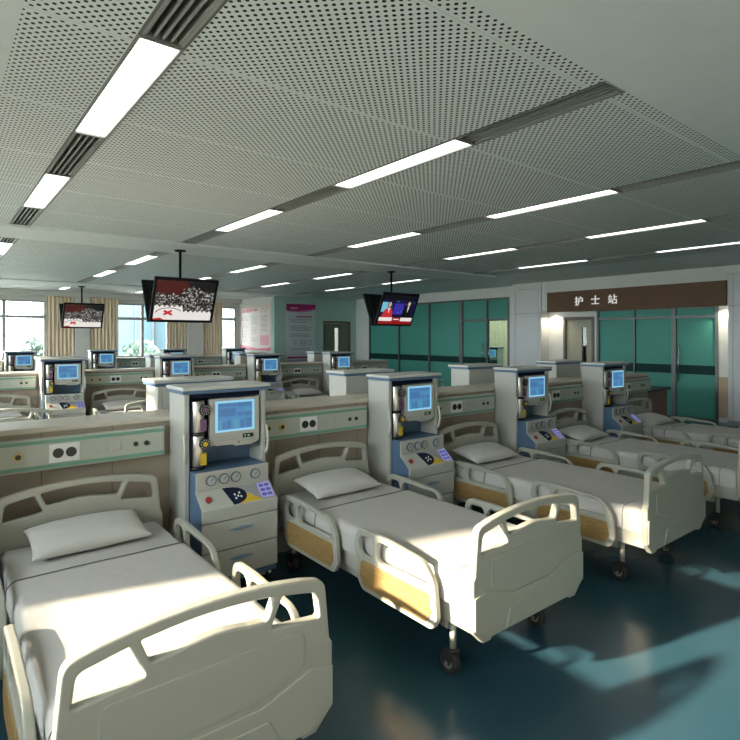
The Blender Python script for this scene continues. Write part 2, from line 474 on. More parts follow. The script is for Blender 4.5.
for si, x in enumerate(strips):
    for zi, z in enumerate(lay):
        nl = ng = 0
        for kind, a, c in z:
            a *= D; c *= D
            if kind == 'l':
                t = make_light(c-a-.004); t.location = (x, (a+c)/2, ZC)
                q = (LI[nl]+' ') if zi < 2 else ''
                t['label'] = f'{q}lit ceiling light in the {NAMES[si]} strip, {ZN[zi]}'; nl += 1
            else:
                t = make_grille(c-a-.004); t.location = (x, (a+c)/2, ZC)
                q = (GI[ng]+' ') if zi < 2 else ''
                t['label'] = f'{q}dark slatted grille in the {NAMES[si]} strip, {ZN[zi]}'; ng += 1

# ------------------------------------------------------------------ hospital bed
BWD = .952        # board width
BL = 2.03         # board to board
def arch(x0, x1, ze, zm, n=14):
    return [(x0+(x1-x0)*i/n, ze+(zm-ze)*(1-(2*i/n-1)**2)) for i in range(n+1)]
def board_outline(head=False):
    W = BWD
    top = arch(.05, W-.05, .865, .905)
    pts = [(0, .36, .02), (0, .80, .03)]
    poly = rpoly([(.075, .262, .02), (.0, .335, .03), (.0, .58, 0), (.012, .60, 0), (.034, .826, .055)] +
                 [(x, z, 0) for x, z in arch(.13, W-.13, .849, .879, 8)] +
                 [(W-.034, .826, .055), (W-.012, .60, 0), (W, .58, 0), (W, .335, .03), (W-.075, .262, .02), (W-.13, .262, .01), (W-.15, .285, .01), (.15, .285, .01), (.13, .262, .01)])
    return poly
def board_holes():
    W = BWD
    L = rpoly([(.058, .690, .012), (.072, .788, .032), (.215, .816, .008), (.262, .712, .010)])
    R = [(W-x, z) for x, z in L][::-1]
    slot = rpoly([(.247, .824, .008)] + [(x, z, 0) for x, z in arch(.33, W-.33, .833, .840, 6)] + [(W-.247, .824, .008), (W-.277, .748, .022)] +
                 [(x, z, 0) for x, z in arch(W-.35, .35, .754, .768, 6)] + [(.277, .748, .022)])
    return [L, R, slot]
def make_bed():
    t = thing('hospital_bed', '', 'bed', group='hospital beds')
    W = BWD
    # boards; y = 0 is the outer face of the foot board, x from 0 to W
    fb = plate('footboard', board_outline(), board_holes(), .042, .009, 'abs', t, 'xz', .021)
    p = rpoly([(.10, .285, .01), (.004, .345, .02), (.004, .50, .01), (.10, .515, .02), (.30, .455, .03), (W-.30, .455, .03), (W-.10, .515, .02), (W-.004, .50, .01), (W-.004, .345, .02), (W-.10, .285, .01)])
    plate('lower_panel', p, [], .012, .004, 'abs', fb, 'xz', -.003)
    p = rpoly([(.23, .29, .01), (.27, .40, .03), (W-.27, .40, .03), (W-.23, .29, .01)])
    plate('raised_panel', p, [], .012, .004, 'abs', fb, 'xz', -.0075)
    plate('upper_panel', rpoly([(.13, .53, .02), (.13, .67, .04), (W-.13, .67, .04), (W-.13, .53, .02), (W-.31, .475, .02), (.31, .475, .02)]), [], .006, .002, 'abs', fb, 'xz', -.001)
    hb = plate('headboard', board_outline(), board_holes(), .042, .009, 'abs', t, 'xz', BL-.021)
    # frame
    b = MB(); b.box(.055, W-.055, .045, BL-.045, .285, .40, 'abs_dark'); b.box(.09, W-.09, .25, BL-.25, .22, .283, 'abs_dark')
    b.build('frame', t, bevel=.012)
    # mattress
    b = MB(); b.box(.045, W-.045, .06, BL-.055, .401, .545, 'mattress'); m = b.build('mattress', t, bevel=.035, seg=4)
    for p in m.data.polygons: p.use_smooth = True
    # sheet from the foot to below the pillow
    prof = []
    x0, x1, zt, zb, r = .030, W-.030, .557, .405, .05
    for i in range(7): prof.append((x0, zb+(zt-r-zb)*i/6))
    for i in range(1, 6): a = PI-PI/2*i/5; prof.append((x0+r+r*math.cos(a), zt-r+r*math.sin(a)))
    for i in range(1, 14): prof.append((x0+r+(x1-x0-2*r)*i/14, zt))
    for i in range(0, 6): a = PI/2-PI/2*i/5; prof.append((x1-r+r*math.cos(a), zt-r+r*math.sin(a)))
    for i in range(1, 7): prof.append((x1, zt-r+(zb-zt+r)*i/6))
    rings = []
    N = 60
    for j in range(N+1):
        y = .052 + (1.43-.052)*j/N
        dz = 0 if j > 3 else -.012*(1-j/3)**2
        rg = []
        for x, z in prof:
            n1 = noise.noise(Vector((x*2.5, y*2.0, z*2))); n2 = noise.noise(Vector((x*7, y*7, z*7+3)))
            side = max(0, (zt-r-z)/(zt-r-zb))
            ox = (.012*side*noise.noise(Vector((0, y*6, .5)))) * (1 if x < W/2 else -1) - (0.006*side if x < W/2 else -.006*side)
            rg.append((x+ox, y, z + (.006*n1+.002*n2+.004*math.cos((x-W/2)*3.4))*(1-side) + dz*(1-side)))
        rings.append(rg)
    b = MB(); b.ring(rings, 'sheet', cap=False, closed=False)
    # turned-down thickness at both ends
    for rg, s in ((rings[0], 1), (rings[-1], -1)):
        inner = [(p[0]+(.012 if p[0] < W/2 else -.012)*(1 if abs(p[0]-W/2) > W/2-.08 else 0), p[1], p[2]-(.010 if .1 < p[0] < W-.1 else .004)) for p in rg]
        b.ring([rg, inner], 'sheet', cap=False, closed=False)
    bmesh.ops.remove_doubles(b.bm, verts=b.bm.verts, dist=1e-5)
    b.build('sheet', m)
    b = MB(); b.tube([(p[0], p[1]+.002, p[2]+.0015) for p in rings[-1]], .0026, 'piping', 6)
    b.build('piping', m)
    j = 6
    b = MB(); b.tube([(p[0]-.002, p[1], p[2]) for p in rings[j][:14]], .0016, 'piping', 6); b.build('foot_seam', m)
    # side rails
    for sx, X in ((-1, -.012), (1, W+.012)):
        for y0, fl in ((.215, 1), (1.085, 1)):
            L = .70
            out = rpoly([(y0+.035, .255, .05), (y0, .32, .05), (y0+.02, .50, .12), (y0+.10, .59, .12), (y0+.45, .615, .05), (y0+L-.03, .612, .13), (y0+L, .50, .10), (y0+L-.03, .42, .06), (y0+L-.03, .32, .06), (y0+L-.08, .255, .05)], 8)
            h1 = rpoly([(y0+L-.185, .462, .055), (y0+L-.185, .578, .055), (y0+L-.055, .575, .06), (y0+L-.045, .462, .055)], 8)
            h2 = rpoly([(y0+.055, .470, .03), (y0+.110, .572, .06), (y0+L-.215, .580, .05), (y0+L-.215, .465, .045)], 8)
            rl = plate('side_rail', out, [h1, h2], .034, .008, 'abs', t, 'yz', X)
            wd = rpoly([(y0+.075, .285, .03), (y0+.04, .34, .04), (y0+.055, .435, .02), (y0+L-.075, .435, .03), (y0+L-.065, .34, .03), (y0+L-.10, .285, .03)])
            plate('wood_panel', wd, [], .008, .002, 'wood', rl, 'yz', X+sx*.0172)
            b = MB()
            for yy in (y0+.16, y0+L-.18):
                xa, xb = sorted((X-sx*.012, (.06 if sx < 0 else W-.06)))
                b.box(xa, xb, yy-.018, yy+.018, .32, .37, 'abs_dark')
            b.build('rail_bracket', rl, bevel=.004)
    # castors
    for cx in (.10, W-.10):
        for cy, s in ((.225, 1), (BL-.20, 1)):
            b = MB(); b.cyl((cx, cy, .135), (cx, cy, .286), .017, 'abs', 16)
            b.cyl((cx, cy, .118), (cx, cy, .137), .028, 'rubber', 16)
            cs = b.build('caster', t)
            b = MB()
            b.prism(rpoly([(cy-.03, .122, .01), (cy+.045, .13, .02), (cy+.062, .075, .02), (cy+.030, .045, .01), (cy+.0, .05, .01)]), 'x', cx-.030, cx-.024, 'rubber')
            b.prism(rpoly([(cy-.03, .122, .01), (cy+.045, .13, .02), (cy+.062, .075, .02), (cy+.030, .045, .01), (cy+.0, .05, .01)]), 'x', cx+.024, cx+.030, 'rubber')
            b.box(cx-.027, cx+.027, cy-.015, cy+.04, .1175, .124, 'rubber')
            b.build('fork', cs)
            b = MB(); R = .058; wy = cy+.02
            prof2 = [(R-.012, .021), (R-.003, .019), (R, .010), (R, -.010), (R-.003, -.019), (R-.012, -.021)]
            rings = [[(cx+w_, wy+r_*math.cos(a*2*PI/28), R+r_*math.sin(a*2*PI/28)) for a in range(28)] for r_, w_ in prof2]
            b.ring(rings, 'rubber')
            wh = b.build('wheel', cs)
            b = MB()
            b.cyl((cx-.0228, wy, R), (cx+.0228, wy, R), .030, 'hub', 20); b.cyl((cx-.0330, wy, R), (cx+.0330, wy, R), .010, 'hub', 12)
            b.build('hub', cs)
    return t

def make_pillow():
    n = 28; W, Dp, T = .62, .37, .068
    b = MB()
    def pt(u, v, s):
        e = .93+.07*abs(u)**2.5*abs(v)**2.5
        x = u*W/2*(1-.05*(1-abs(v)**3)*(abs(u)**6)+.02*abs(v)**6*abs(u)**6)
        y = v*Dp/2*(1-.07*(1-abs(u)**3)*(abs(v)**6))
        k = (max(0, 1-abs(u)**2.6)*max(0, 1-abs(v)**2.6))**.55
        wr = .006*noise.noise(Vector((u*3, v*3, s)))*k
        return Vector((x, y, T*(1+(k if s > 0 else -k*.62)) + wr - T*.38))
    for s in (1, -1):
        g = [[b.bm.verts.new(pt(-1+2*i/n, -1+2*j/n, s)) for i in range(n+1)] for j in range(n+1)]
        for j in range(n):
            for i in range(n):
                f = b.bm.faces.new([g[j][i], g[j][i+1], g[j+1][i+1], g[j+1][i]]); f.smooth = True; f.material_index = b.mi('pillow')
    bmesh.ops.remove_doubles(b.bm, verts=b.bm.verts, dist=1e-4)
    return b.build('pillow')

# ------------------------------------------------------------------ dialysis machine tower
def make_machine():
    """local frame: x centred, y = 0 at the rear (wall side), front towards -y"""
    t = thing('dialysis_machine', '', 'medical machine', group='dialysis machine towers')
    w = .303; dep = .29                              # column half width and depth
    for s in (-1, 1):
        b = MB(); xa, xb = sorted((s*w, s*(w-.038)))
        b.box(xa, xb, -dep, 0, .0, 1.36, 'mc'); sp = b.build('side_panel', t, bevel=.006)
        b = MB(); pts = [(s*(w-.004), -dep-.004, 1.10)] + [(s*(w+.004), -dep-.020*math.sin(PI*k/8)-.004, 1.10-.20*k/8) for k in range(1, 8)] + [(s*(w-.004), -dep-.004, .90)]
        b.tube(pts, .010, 'mcap', 8); b.build('grip_handle', sp)
    b = MB(); b.box(-w+.0385, w-.0385, -.10, -.016, .0, 1.355, 'blue'); bk = b.build('inner_panel', t)
    b = MB(); b.box(-w+.0385, w-.0385, -.0155, -.001, .0, 1.358, 'mc'); b.build('rear_panel', t)
    b = MB(); b.box(-w+.0385, w-.0385, -dep+.03, -.101, 1.325, 1.355, 'navy')
    b.box(-w+.0385, -w+.055, -dep+.012, -.101, .86, 1.325, 'navy'); b.build('recess_lining', t)
    b = MB(); b.box(-w-.018, w+.018, -dep-.030, -.0, 1.361, 1.384, 'blue'); cp = b.build('cap_trim', t, bevel=.005)
    b = MB(); b.box(-w-.023, w+.023, -dep-.035, -.0, 1.3845, 1.41, 'mcap'); b.build('cap', t, bevel=.007)
    # monitor
    fy = -dep+.012
    out = rpoly([(-.125, .995, .01), (-.125, 1.318, .012), (.245, 1.318, .012), (.245, 1.00, .02), (.18, .975, .03), (.06, .975, .03), (.02, 1.005, .03)])
    mo = plate('monitor', out, [], .05, .006, 'mc', t, 'xz', fy)
    b = MB(); b.box(-.12, .24, fy+.02, -.101, 1.01, 1.30, 'navy'); b.build('monitor_housing', mo)
    def quad(b, x0, x1, z0, z1, y, m): b.face([(x0, y, z0), (x1, y, z0), (x1, y, z1), (x0, y, z1)], m)
    b = MB(); ys = fy-.0262
    b.box(-.090, .205, ys, fy-.02, 1.083, 1.300, 'scr_glow')
    quad(b, -.072, .187, 1.098, 1.285, ys-.0006, 'scr_blue')
    for x0, x1, z0, z1, m in ((-.068, -.03, 1.258, 1.278, 'scr_dark'), (-.024, .03, 1.258, 1.278, 'scr_dark'), (.036, .06, 1.258, 1.278, 'scr_dark'), (.07, .18, 1.255, 1.28, 'scr_dark'),
                              (-.068, .06, 1.19, 1.248, 'scr_dark'), (.07, .12, 1.19, 1.215, 'scr_dark'), (.13, .18, 1.185, 1.215, 'scr_dark'), (.13, .18, 1.225, 1.245, 'scr_teal'),
                              (-.068, -.045, 1.105, 1.165, 'scr_teal'), (-.038, -.015, 1.105, 1.15, 'scr_dark'), (-.008, .025, 1.105, 1.16, 'scr_dark'), (.045, .085, 1.105, 1.17, 'scr_teal'), (.095, .125, 1.105, 1.16, 'scr_dark'), (.135, .18, 1.105, 1.17, 'scr_dark')):
        quad(b, x0, x1, z0, z1, ys-.0012, m)
    b.build('screen', mo)
    b = MB(); b.box(.115, .195, ys-.003, ys+.01, 1.030, 1.058, 'black')
    quad(b, .125, .135, 1.038, 1.050, ys-.0036, 'scr_led'); quad(b, .150, .165, 1.038, 1.050, ys-.0036, 'scr_led'); b.build('status_display', mo)
    b = MB(); b.box(-.085, .10, ys+.0005, ys+.004, .992, 1.062, 'mc')
    for i in range(7): b.cyl((-.07+.022*i, ys+.008, 1.028), (-.07+.022*i, ys-.002, 1.028), .0035, 'grey', 8)
    for i in range(5): b.cyl((-.06+.022*i, ys+.008, 1.050), (-.06+.022*i, ys-.002, 1.050), .003, 'grey', 8)
    b.cyl((.085, ys+.008, 1.003), (.085, ys-.003, 1.003), .006, 'red', 12)
    b.build('buttons', mo)
    # two vaporiser cylinders
    for z0, dm in ((1.095, 'purple'), (.865, 'yellow')):
        b = MB(); cx, cy, r = -.20, -dep+.035, .050
        b.cyl((cx, cy, z0), (cx, cy, z0+.215), r, 'chrome', 28); cv = b.build('gas_cylinder', t, bevel=.005)
        b = MB(); b.cyl((cx, cy, z0-.022), (cx, cy, z0-.0005), r+.003, 'black', 28); b.box(cx-.02, cx+.02, cy+.03, -.101, z0-.018, z0-.003, 'black'); b.build('cylinder_collar', cv)
        b = MB(); dx, dz = cx+.030, z0+.155
        b.cyl((dx, cy-.035, dz), (dx, cy-.072, dz), .036, 'black', 24)
        for k in range(10):
            a = k*2*PI/10; b.cyl((dx+.028*math.cos(a), cy-.072, dz+.028*math.sin(a)), (dx+.028*math.cos(a), cy-.0735, dz+.028*math.sin(a)), .003, 'white', 6)
        b.cyl((dx, cy-.072, dz), (dx, cy-.078, dz), .016, dm, 16); b.build('dial_knob', cv)
        b = MB(); b.box(cx+.003, cx+.045, cy-.056, cy-.020, z0+.010, z0+.090, dm); b.build('cylinder_label', cv)
    # lower cabinet
    cy0 = -.12; g = -dep-.10; d = -dep-.225          # gauge face and drawer face
    body = [(-.101, .16), (d+.006, .16), (d+.006, .628), (g+.0, .727), (g+.0, .843), (-.101, .843)]
    b = MB(); b.prism(body, 'x', -.262, .262, 'blue'); cab = b.build('cabinet', t, bevel=.004)
    b = MB(); b.box(-.263, .263, g-.018, g-.0005, .727, .848, 'mc'); gp = b.build('gauge_panel', cab, bevel=.004)
    for gx in (-.165, -.075, .01, .155):
        b = MB(); b.cyl((gx, g-.018, .79), (gx, g-.030, .79), .036, 'dialrim', 28); b.cyl((gx, g-.030, .79), (gx, g-.0315, .79), .029, 'dial', 28)
        b.box(gx-.0015, gx+.0015, g-.0330, g-.0318, .785, .812, 'black', Matrix.Translation((gx, 0, .79)) @ Matrix.Rotation(.7, 4, 'Y') @ Matrix.Translation((-gx, 0, -.79)))
        b.build('gauge', gp)
    # sloping console
    sl = [(g-.018, .7265), (g-.001, .7265), (d+.005, .6282), (d+.005, .545), (d-.012, .545), (d-.012, .628)]
    b = MB(); b.prism(sl, 'x', -.270, .270, 'mc'); con = b.build('console', cab, bevel=.003)
    A = Vector((0, d-.012, .628)); B = Vector((0, g-.018, .7265)); dirv = (B-A); nrm = Vector((0, -dirv.z, dirv.y)).normalized()
    if nrm.z < 0: nrm = -nrm
    def on(x, v, e): p = A+dirv*v+nrm*e; return (x, p.y, p.z)
    def poly(b, pts, e, m): b.face([on(x, v, e) for x, v in pts], m)
    b = MB()
    poly(b, [(.266, .06), (.266, .95), (-.03, .95), (.10, .45), (.13, .06)], .0012, 'grey')
    poly(b, [(-.02, .06), (.165, .06), (.10, .35), (.055, .62), (-.01, .95), (-.06, .95)], .0018, 'yellow')
    poly(b, [(-.05, .06)]+[(-.05+.115*math.sin(PI*k/10), .50-.46*math.cos(PI*k/10)) for k in range(11)]+[(-.05, .95)][:0]+[(-.09, .97), (-.05, .06)][:1], .0024, 'navy')
    for x, v in ((-.02, .55), (.0, .45), (-.02, .35), (.015, .60), (.02, .40)): poly(b, [(x-.006, v-.05), (x+.006, v-.05), (x+.006, v+.05), (x-.006, v+.05)], .003, 'white')
    b.build('console_decal', con)
    b = MB(); poly(b, [(.160, .12), (.255, .12), (.255, .92), (.160, .92)], .0028, 'scr_lav')
    for i in range(3):
        poly(b, [(.169, .2+.24*i), (.204, .2+.24*i), (.204, .36+.24*i), (.169, .36+.24*i)], .0034, 'scr_ind')
        poly(b, [(.211, .2+.24*i), (.246, .2+.24*i), (.246, .36+.24*i), (.211, .36+.24*i)], .0034, 'scr_ind')
    b.build('touch_display', con)
    b = MB(); b.cyl(on(-.205, .5, .0), on(-.205, .5, .012), .021, 'red', 20); b.build('stop_button', con)
    for z0, z1 in ((.352, .541), (.168, .348)):
        b = MB(); b.box(-.270, .270, d-.012, d+.005, z0+.002, z1-.002, 'mc'); dr = b.build('drawer', cab, bevel=.003)
        b = MB(); zc = z1-.065
        P = [(-.085+.17*k/12, (zc-.012*(1-(k/6-1)**2))) for k in range(13)] + [(.085-.17*k/12, zc+.012*(1-(k/6-1)**2)) for k in range(1, 12)]
        b.prism(P, 'y', d-.030, d-.012, 'handle'); b.build('drawer_handle', dr, bevel=.003)
    b = MB(); b.box(-.264, .264, d-.004, -.101, .130, .1595, 'blue'); b.build('plinth', cab)
    for x in (-.24, .24):
        b = MB(); b.cyl((x, d+.05, .055), (x, d+.05, .1295), .016, 'steel', 12); b.cyl((x-.014, d+.05, .0285), (x+.014, d+.05, .0285), .028, 'rubber', 20)
        b.box(x-.020, x-.0145, d+.035, d+.065, .022, .075, 'steel'); b.box(x+.0145, x+.020, d+.035, d+.065, .022, .075, 'steel'); b.box(x-.020, x+.020, d+.035, d+.065, .072, .078, 'steel')
        b.build('foot_caster', cab)
    return t

# ------------------------------------------------------------------ rows
PITCH = 1.025*H
MC = .916*H + .012                      # x of the first tower
BX = .122*H + .034
BP = PITCH - .030
MP = PITCH                      # x of the first bed's left edge
ROWY = [4.14, 10.30, 15.68]      # centre lines of the three partition walls
RX0, RX1 = -1.85, 4.90*H
RN = ['near row', 'middle row', 'far row']
for ri, yc in enumerate(ROWY):
    t = thing('partition_wall', ['long beige partition wall behind the near row of beds', 'long beige partition wall behind the middle row of beds', 'beige partition wall of the far row, nearest the back windows'][ri], 'partition wall', (0, yc, 0), 0, 'low partition walls')
    b = MB(); b.box(RX0, RX1, -.19, .19, 0, 1.150, 'partition'); b.build('wall_core', t)
    b = MB(); b.box(RX0-.01, RX1+.01, -.20, .20, 1.151, 1.185, 'ledge'); b.build('ledge', t, bevel=.008)
    b = MB(); b.box(RX0, RX1, -.198, -.1905, .0, .10, 'base'); b.build('skirting', t)

def service_panel(x0, x1, y, first, label, detail=True, z0=.925, z1=1.125):
    t = thing('service_panel', label, 'wall panel', (x0, y, 0), 0, 'bed head service panels')
    L = x1-x0
    b = MB(); b.box(0, L, -.055, -.0, z0, z1, 'panel'); b.build('housing', t, bevel=.008)
    b = MB(); b.box(.0, L, -.0595, -.0555, z1-.034, z1-.012, 'green'); b.build('stripe', t)
    b = MB(); b.box(.0, L, -.0595, -.0555, z0+.012, z0+.034, 'green'); b.build('stripe', t)
    zc = (z0+z1)/2
    def X(v): return v*H-first
    for v in (.152, .222):
        x = X(v)
        if 0.03 < x < L-.03:
            b = MB(); b.cyl((x, -.0555, zc), (x, -.066, zc), .024, 'ring' if detail else 'white', 24); b.cyl((x, -.066, zc), (x, -.0675, zc), .016, 'black', 20); b.build('gas_outlet', t)
    x = X(.3635)
    if .1 < x < L-.08:
        b = MB(); b.box(x-.085, x+.085, -.063, -.0555, zc-.058, zc+.058, 'white'); pl = b.build('socket_plate', t, bevel=.003)
        for s in (-1, 1):
            b = MB(); b.cyl((x+s*.036, -.0632, zc), (x+s*.036, -.068, zc), .031, 'black', 12); b.build('socket', pl)
    for v in (.483, .534):
        x = X(v)
        if .05 < x < L-.04:
            b = MB(); b.box(x-.032, x+.032, -.061, -.0555, zc-.030, zc+.034, 'panel'); b.build('switch_plate', t, bevel=.003)
    for v in (.607, .647):
        x = X(v)
        if .03 < x < L-.02:
            b = MB(); b.cyl((x, -.0555, zc), (x, -.0635, zc), .016, 'black', 16); b.build('round_outlet', t)
    return t
MW = .345
for ri, yc in enumerate(ROWY):
    for j in range(5):
        a = MC+(j-1)*MP+MW+.004; c = MC+j*MP-MW-.004
        if j == 4: c = RX1-.02
        where = ['on the near row wall', 'on the middle row wall', 'on the far row wall'][ri]
        whn = ['left of the first tower', 'between the first and second towers', 'between the second and third towers', 'between the third and fourth towers', 'right of the last tower'][j]
        service_panel(a, c, yc-.191, a-j*PITCH-.01, f'green striped service panel {where}, {whn}', z0=.925, z1=1.125)

bed0 = make_bed(); pil0 = make_pillow(); mac0 = make_machine()
used = [False]
def put(proto, loc, rz, label, group, flag):
    if not flag.get(proto.name):
        flag[proto.name] = 1
        def reg(o):
            KIDS[o.name] = kids(o)
            for k in KIDS[o.name]: reg(k)
        reg(proto)
        SEED[proto.name] = (loc, rz, label, group)
        proto.location = loc; proto.rotation_euler.z = rz; proto['label'] = label; proto['group'] = group
        return proto
    return dup(proto, loc, rz, label, group)
SEED = {}; fl = {}
blab = {0: 'near row hospital bed closest to the viewer, sunlit sheet, cut by the left edge',
        1: 'second cream hospital bed of the near row, sunlit at the foot, wooden rail panels',
        2: 'third cream hospital bed of the near row, only its foot corner touched by sun',
        3: 'fourth cream hospital bed of the near row, shaded, cut by the right edge',
        4: 'last hospital bed of the near row, shaded, nearest the nurse station',
        -1: 'cream hospital bed beside the left window wall, left of the closest bed'}
plab = {0: 'white pillow on the closest bed of the near row', 1: 'white pillow on the second bed of the near row', 2: 'white pillow on the third bed of the near row',
        3: 'white pillow on the fourth bed of the near row', 4: 'white pillow on the last bed before the nurse station', -1: 'white pillow on the bed beside the left window wall'}
YFOOT = 1.74
rnd = random.Random(3)
def put_bed(x, y, rz, lab, plb, grp, pg):
    put(bed0, (x, y, 0), rz, lab, grp, fl)
    c, s = math.cos(rz), math.sin(rz); lx, ly = BWD/2+rnd.uniform(-.02, .02), BL-.235
    p = put(pil0, (x+c*lx-s*ly, y+s*lx+c*ly, .566), rz+rnd.uniform(-.05, .05), plb, pg, fl)
    p['category'] = 'pillow'
    return p
pil0.rotation_euler.x = math.radians(10)
for k in (0, 1, 2, 3, 4, -1):
    put_bed(BX+k*BP, YFOOT, 0, blab[k], plab[k], 'near row beds facing the viewer', 'pillows of the near row')
ow = ['leftmost', 'second', 'third', 'fourth', 'rightmost']
for k in range(5):   # beds on the other side of the near wall
    put_bed(BX+.05+k*BP+BWD, 2*ROWY[0]-YFOOT, PI, f'mostly hidden hospital bed behind the near partition wall, {ow[k]} of five', f'pillow on a hidden bed behind the near partition wall, {ow[k]} of five', 'beds behind the near wall', 'pillows behind the near wall')
for k in range(5):
    put_bed(BX+k*BP, ROWY[1]-ROWY[0]+YFOOT, 0, f'cream hospital bed at the middle row wall, {ow[k]} of that row', f'white pillow on the {ow[k]} bed of the middle row', 'middle row beds', 'pillows of the middle row')

tow = {0: 'tall cream and blue dialysis tower beside the closest bed', 1: 'cream and blue dialysis tower between the second and third beds of the near row',
       2: 'cream and blue dialysis tower between the third and fourth beds of the near row', 3: 'cream and blue dialysis tower beside the last near row bed', -1: 'dialysis tower beside the left window wall'}
for k in (0, 1, 2, 3, -1):
    put(mac0, (MC+k*MP, ROWY[0]-.202, 0), 0, tow[k], 'near row dialysis towers', fl)
mo_ = ['leftmost', 'second', 'third', 'rightmost']
for k in range(4):
    put(mac0, (MC+.045+k*MP, ROWY[0]+.202, 0), PI, f'dialysis tower on the back of the near wall, {mo_[k]} of four plain tops', 'towers on the back of the near wall', fl)
for k in range(4):
    put(mac0, (MC+k*MP, ROWY[1]-.202, 0), 0, f'lit dialysis tower on the middle row wall, {mo_[k]} of four', 'middle row dialysis towers', fl)
    put(mac0, (MC+.045+k*MP, ROWY[1]+.202, 0), PI, f'dialysis tower on the back of the middle wall, {mo_[k]} of four plain tops', 'towers on the back of the middle wall', fl)
for k in range(4):
    put(mac0, (MC+k*MP, ROWY[2]-.202, 0), 0, f'distant lit dialysis tower on the far row wall, {mo_[k]} of four', 'far row dialysis towers', fl)

# ------------------------------------------------------------------ hanging televisions
def tv(x, y, label, kind):
    zt = ZC-.035
    t = thing('ceiling_television', label, 'television', (x, y, zt), 0, 'ceiling televisions')
    b = MB(); b.cyl((0,0,-.022), (0,0,-.0005), .085, 'tvblack', 28); b.build('ceiling_plate', t)
    b = MB(); b.cyl((0,0,-.78), (0,0,-.022), .021, 'tvblack', 16); b.box(-.09, .09, -.10, .10, -.80, -.74, 'tvblack'); b.build('pole', t)
    for s in (-1, 1):
        # local: panel facing -y, leaning so that its top is farther out than its foot
        tilt = Matrix.Translation((0, -.175, -.80)) @ Matrix.Rotation(math.radians(24), 4, 'X')
        if s > 0: tilt = Matrix.Rotation(PI, 4, 'Z') @ tilt
        w, hh = .495, .36
        b = MB(); b.box(-w, w, -.035, .01, -hh, hh, 'tvblack'); b.box(-w+.1, w-.1, .01, .04, -hh+.08, hh-.08, 'tvblack')
        hs = b.build('television_housing', t, bevel=.006, mx=tilt)
        b = MB(); W2, H2 = w-.045, hh-.042
        def q(x0, x1, z0, z1, e, m): b.face([(x0, -.036-e, z0), (x1, -.036-e, z0), (x1, -.036-e, z1), (x0, -.036-e, z1)], m)
        def pg(pts, e, m): b.face([(x_, -.036-e, z_) for x_, z_ in pts], m)
        if kind == 'crowd':
            q(-W2, W2, -H2, H2, 0, 'tv_white'); q(-W2, .02, .02, H2, .001, 'tv_red'); q(.02, W2, .02, H2, .001, 'tv_black')
            edge = [(-W2, -.10)] + [(-W2+2*W2*i/24, (-.09 if i < 12 else -.17)+(.02 if i % 2 else -.02)) for i in range(1, 24)] + [(W2, -.20)]
            top = [(W2, .16)] + [(W2-2*W2*i/24, (.16+.08*math.exp(-((i-9)/3)**2) if i < 14 else .10)+(.03 if i % 2 else -.02)) for i in range(1, 24)] + [(-W2, .09)]
            pg(edge+top, .002, 'tv_crowd')
            for (ax, az, bx_, bz) in ((-.30, -.17, -.17, -.235), (-.30, -.235, -.18, -.165)):
                dx, dz = bx_-ax, bz-az; l = math.hypot(dx, dz); nx, nz = -dz/l*.018, dx/l*.018
                pg([(ax+nx, az+nz), (ax-nx, az-nz), (bx_-nx, bz-nz), (bx_+nx, bz+nz)], .003, 'tv_rose')
            for k in range(10):
                a0, a1 = PI*(.15+.8*k/10), PI*(.15+.8*(k+1)/10)
                pg([(-.22+.21*math.cos(a), -.215+.10*math.sin(a)) for a in (a0, a1)]+[(-.22+.195*math.cos(a), -.215+.09*math.sin(a)) for a in (a1, a0)], .0025, 'tv_black')
            pg([(-W2, -H2), (-W2+.17, -H2), (-W2+.10, -H2+.035), (-W2, -H2+.02)], .003, 'tv_rose')
        else:
            q(-W2, W2, -H2, H2, 0, 'tv_navy'); q(-.12, .14, -.10, .14, .001, 'tv_violet'); q(-W2, -.26, -.05, .16, .001, 'tv_cyan')
            q(-W2, W2, .22, H2, .001, 'tv_black')
            rr = random.Random(5)
            for i in range(26):
                xx, zz = rr.uniform(-.2, .4), rr.uniform(-.12, .2); q(xx, xx+.02, zz, zz+.012, .0015, 'tv_cyan' if i % 3 == 0 else 'tv_navy')
            def oval(cx, cz, rx, rz_, e, m): pg([(cx+rx*math.cos(k*2*PI/18), cz+rz_*math.sin(k*2*PI/18)) for k in range(18)], e, m)
            oval(-.245, .115, .055, .085, .002, 'tv_black'); oval(-.245, .11, .034, .055, .003, 'tv_skin')
            pg([(-.42, -.20), (-.36, -.02), (-.28, .035), (-.20, .035), (-.14, -.03), (-.11, -.20)], .0025, 'tv_rose'); pg([(-.27, .04), (-.22, .04), (-.24, -.09)], .003, 'tv_white')
            oval(.27, .15, .048, .07, .002, 'tv_black'); oval(.27, .135, .036, .055, .003, 'tv_skin')
            pg([(.12, -.20), (.17, .0), (.23, .065), (.31, .065), (.38, 0), (.40, -.20)], .0025, 'tv_black'); pg([(.25, .07), (.29, .07), (.27, -.06)], .003, 'tv_white')
            q(-W2, -.10, -.25, -.17, .0035, 'tv_white'); q(-.10, .13, -.25, -.17, .0035, 'tv_ban'); q(.13, W2, -.25, -.17, .0035, 'tv_white'); q(-W2, W2, -H2, -.25, .0035, 'tv_ban')
            q(-.06, .09, -.222, -.20, .004, 'tv_white')
        b.build('screen', hs, mx=tilt)
tv(1.75*H, 4.96*H, 'nearest black double television on the first ceiling band, showing a grey crowd', 'crowd')
tv(1.81*H, 9.47*H, 'smaller distant black double television near the left window, showing a grey crowd', 'crowd')
tv(4.30*H, 5.00*H, 'black double television before the teal glass wall showing two news presenters', 'news')

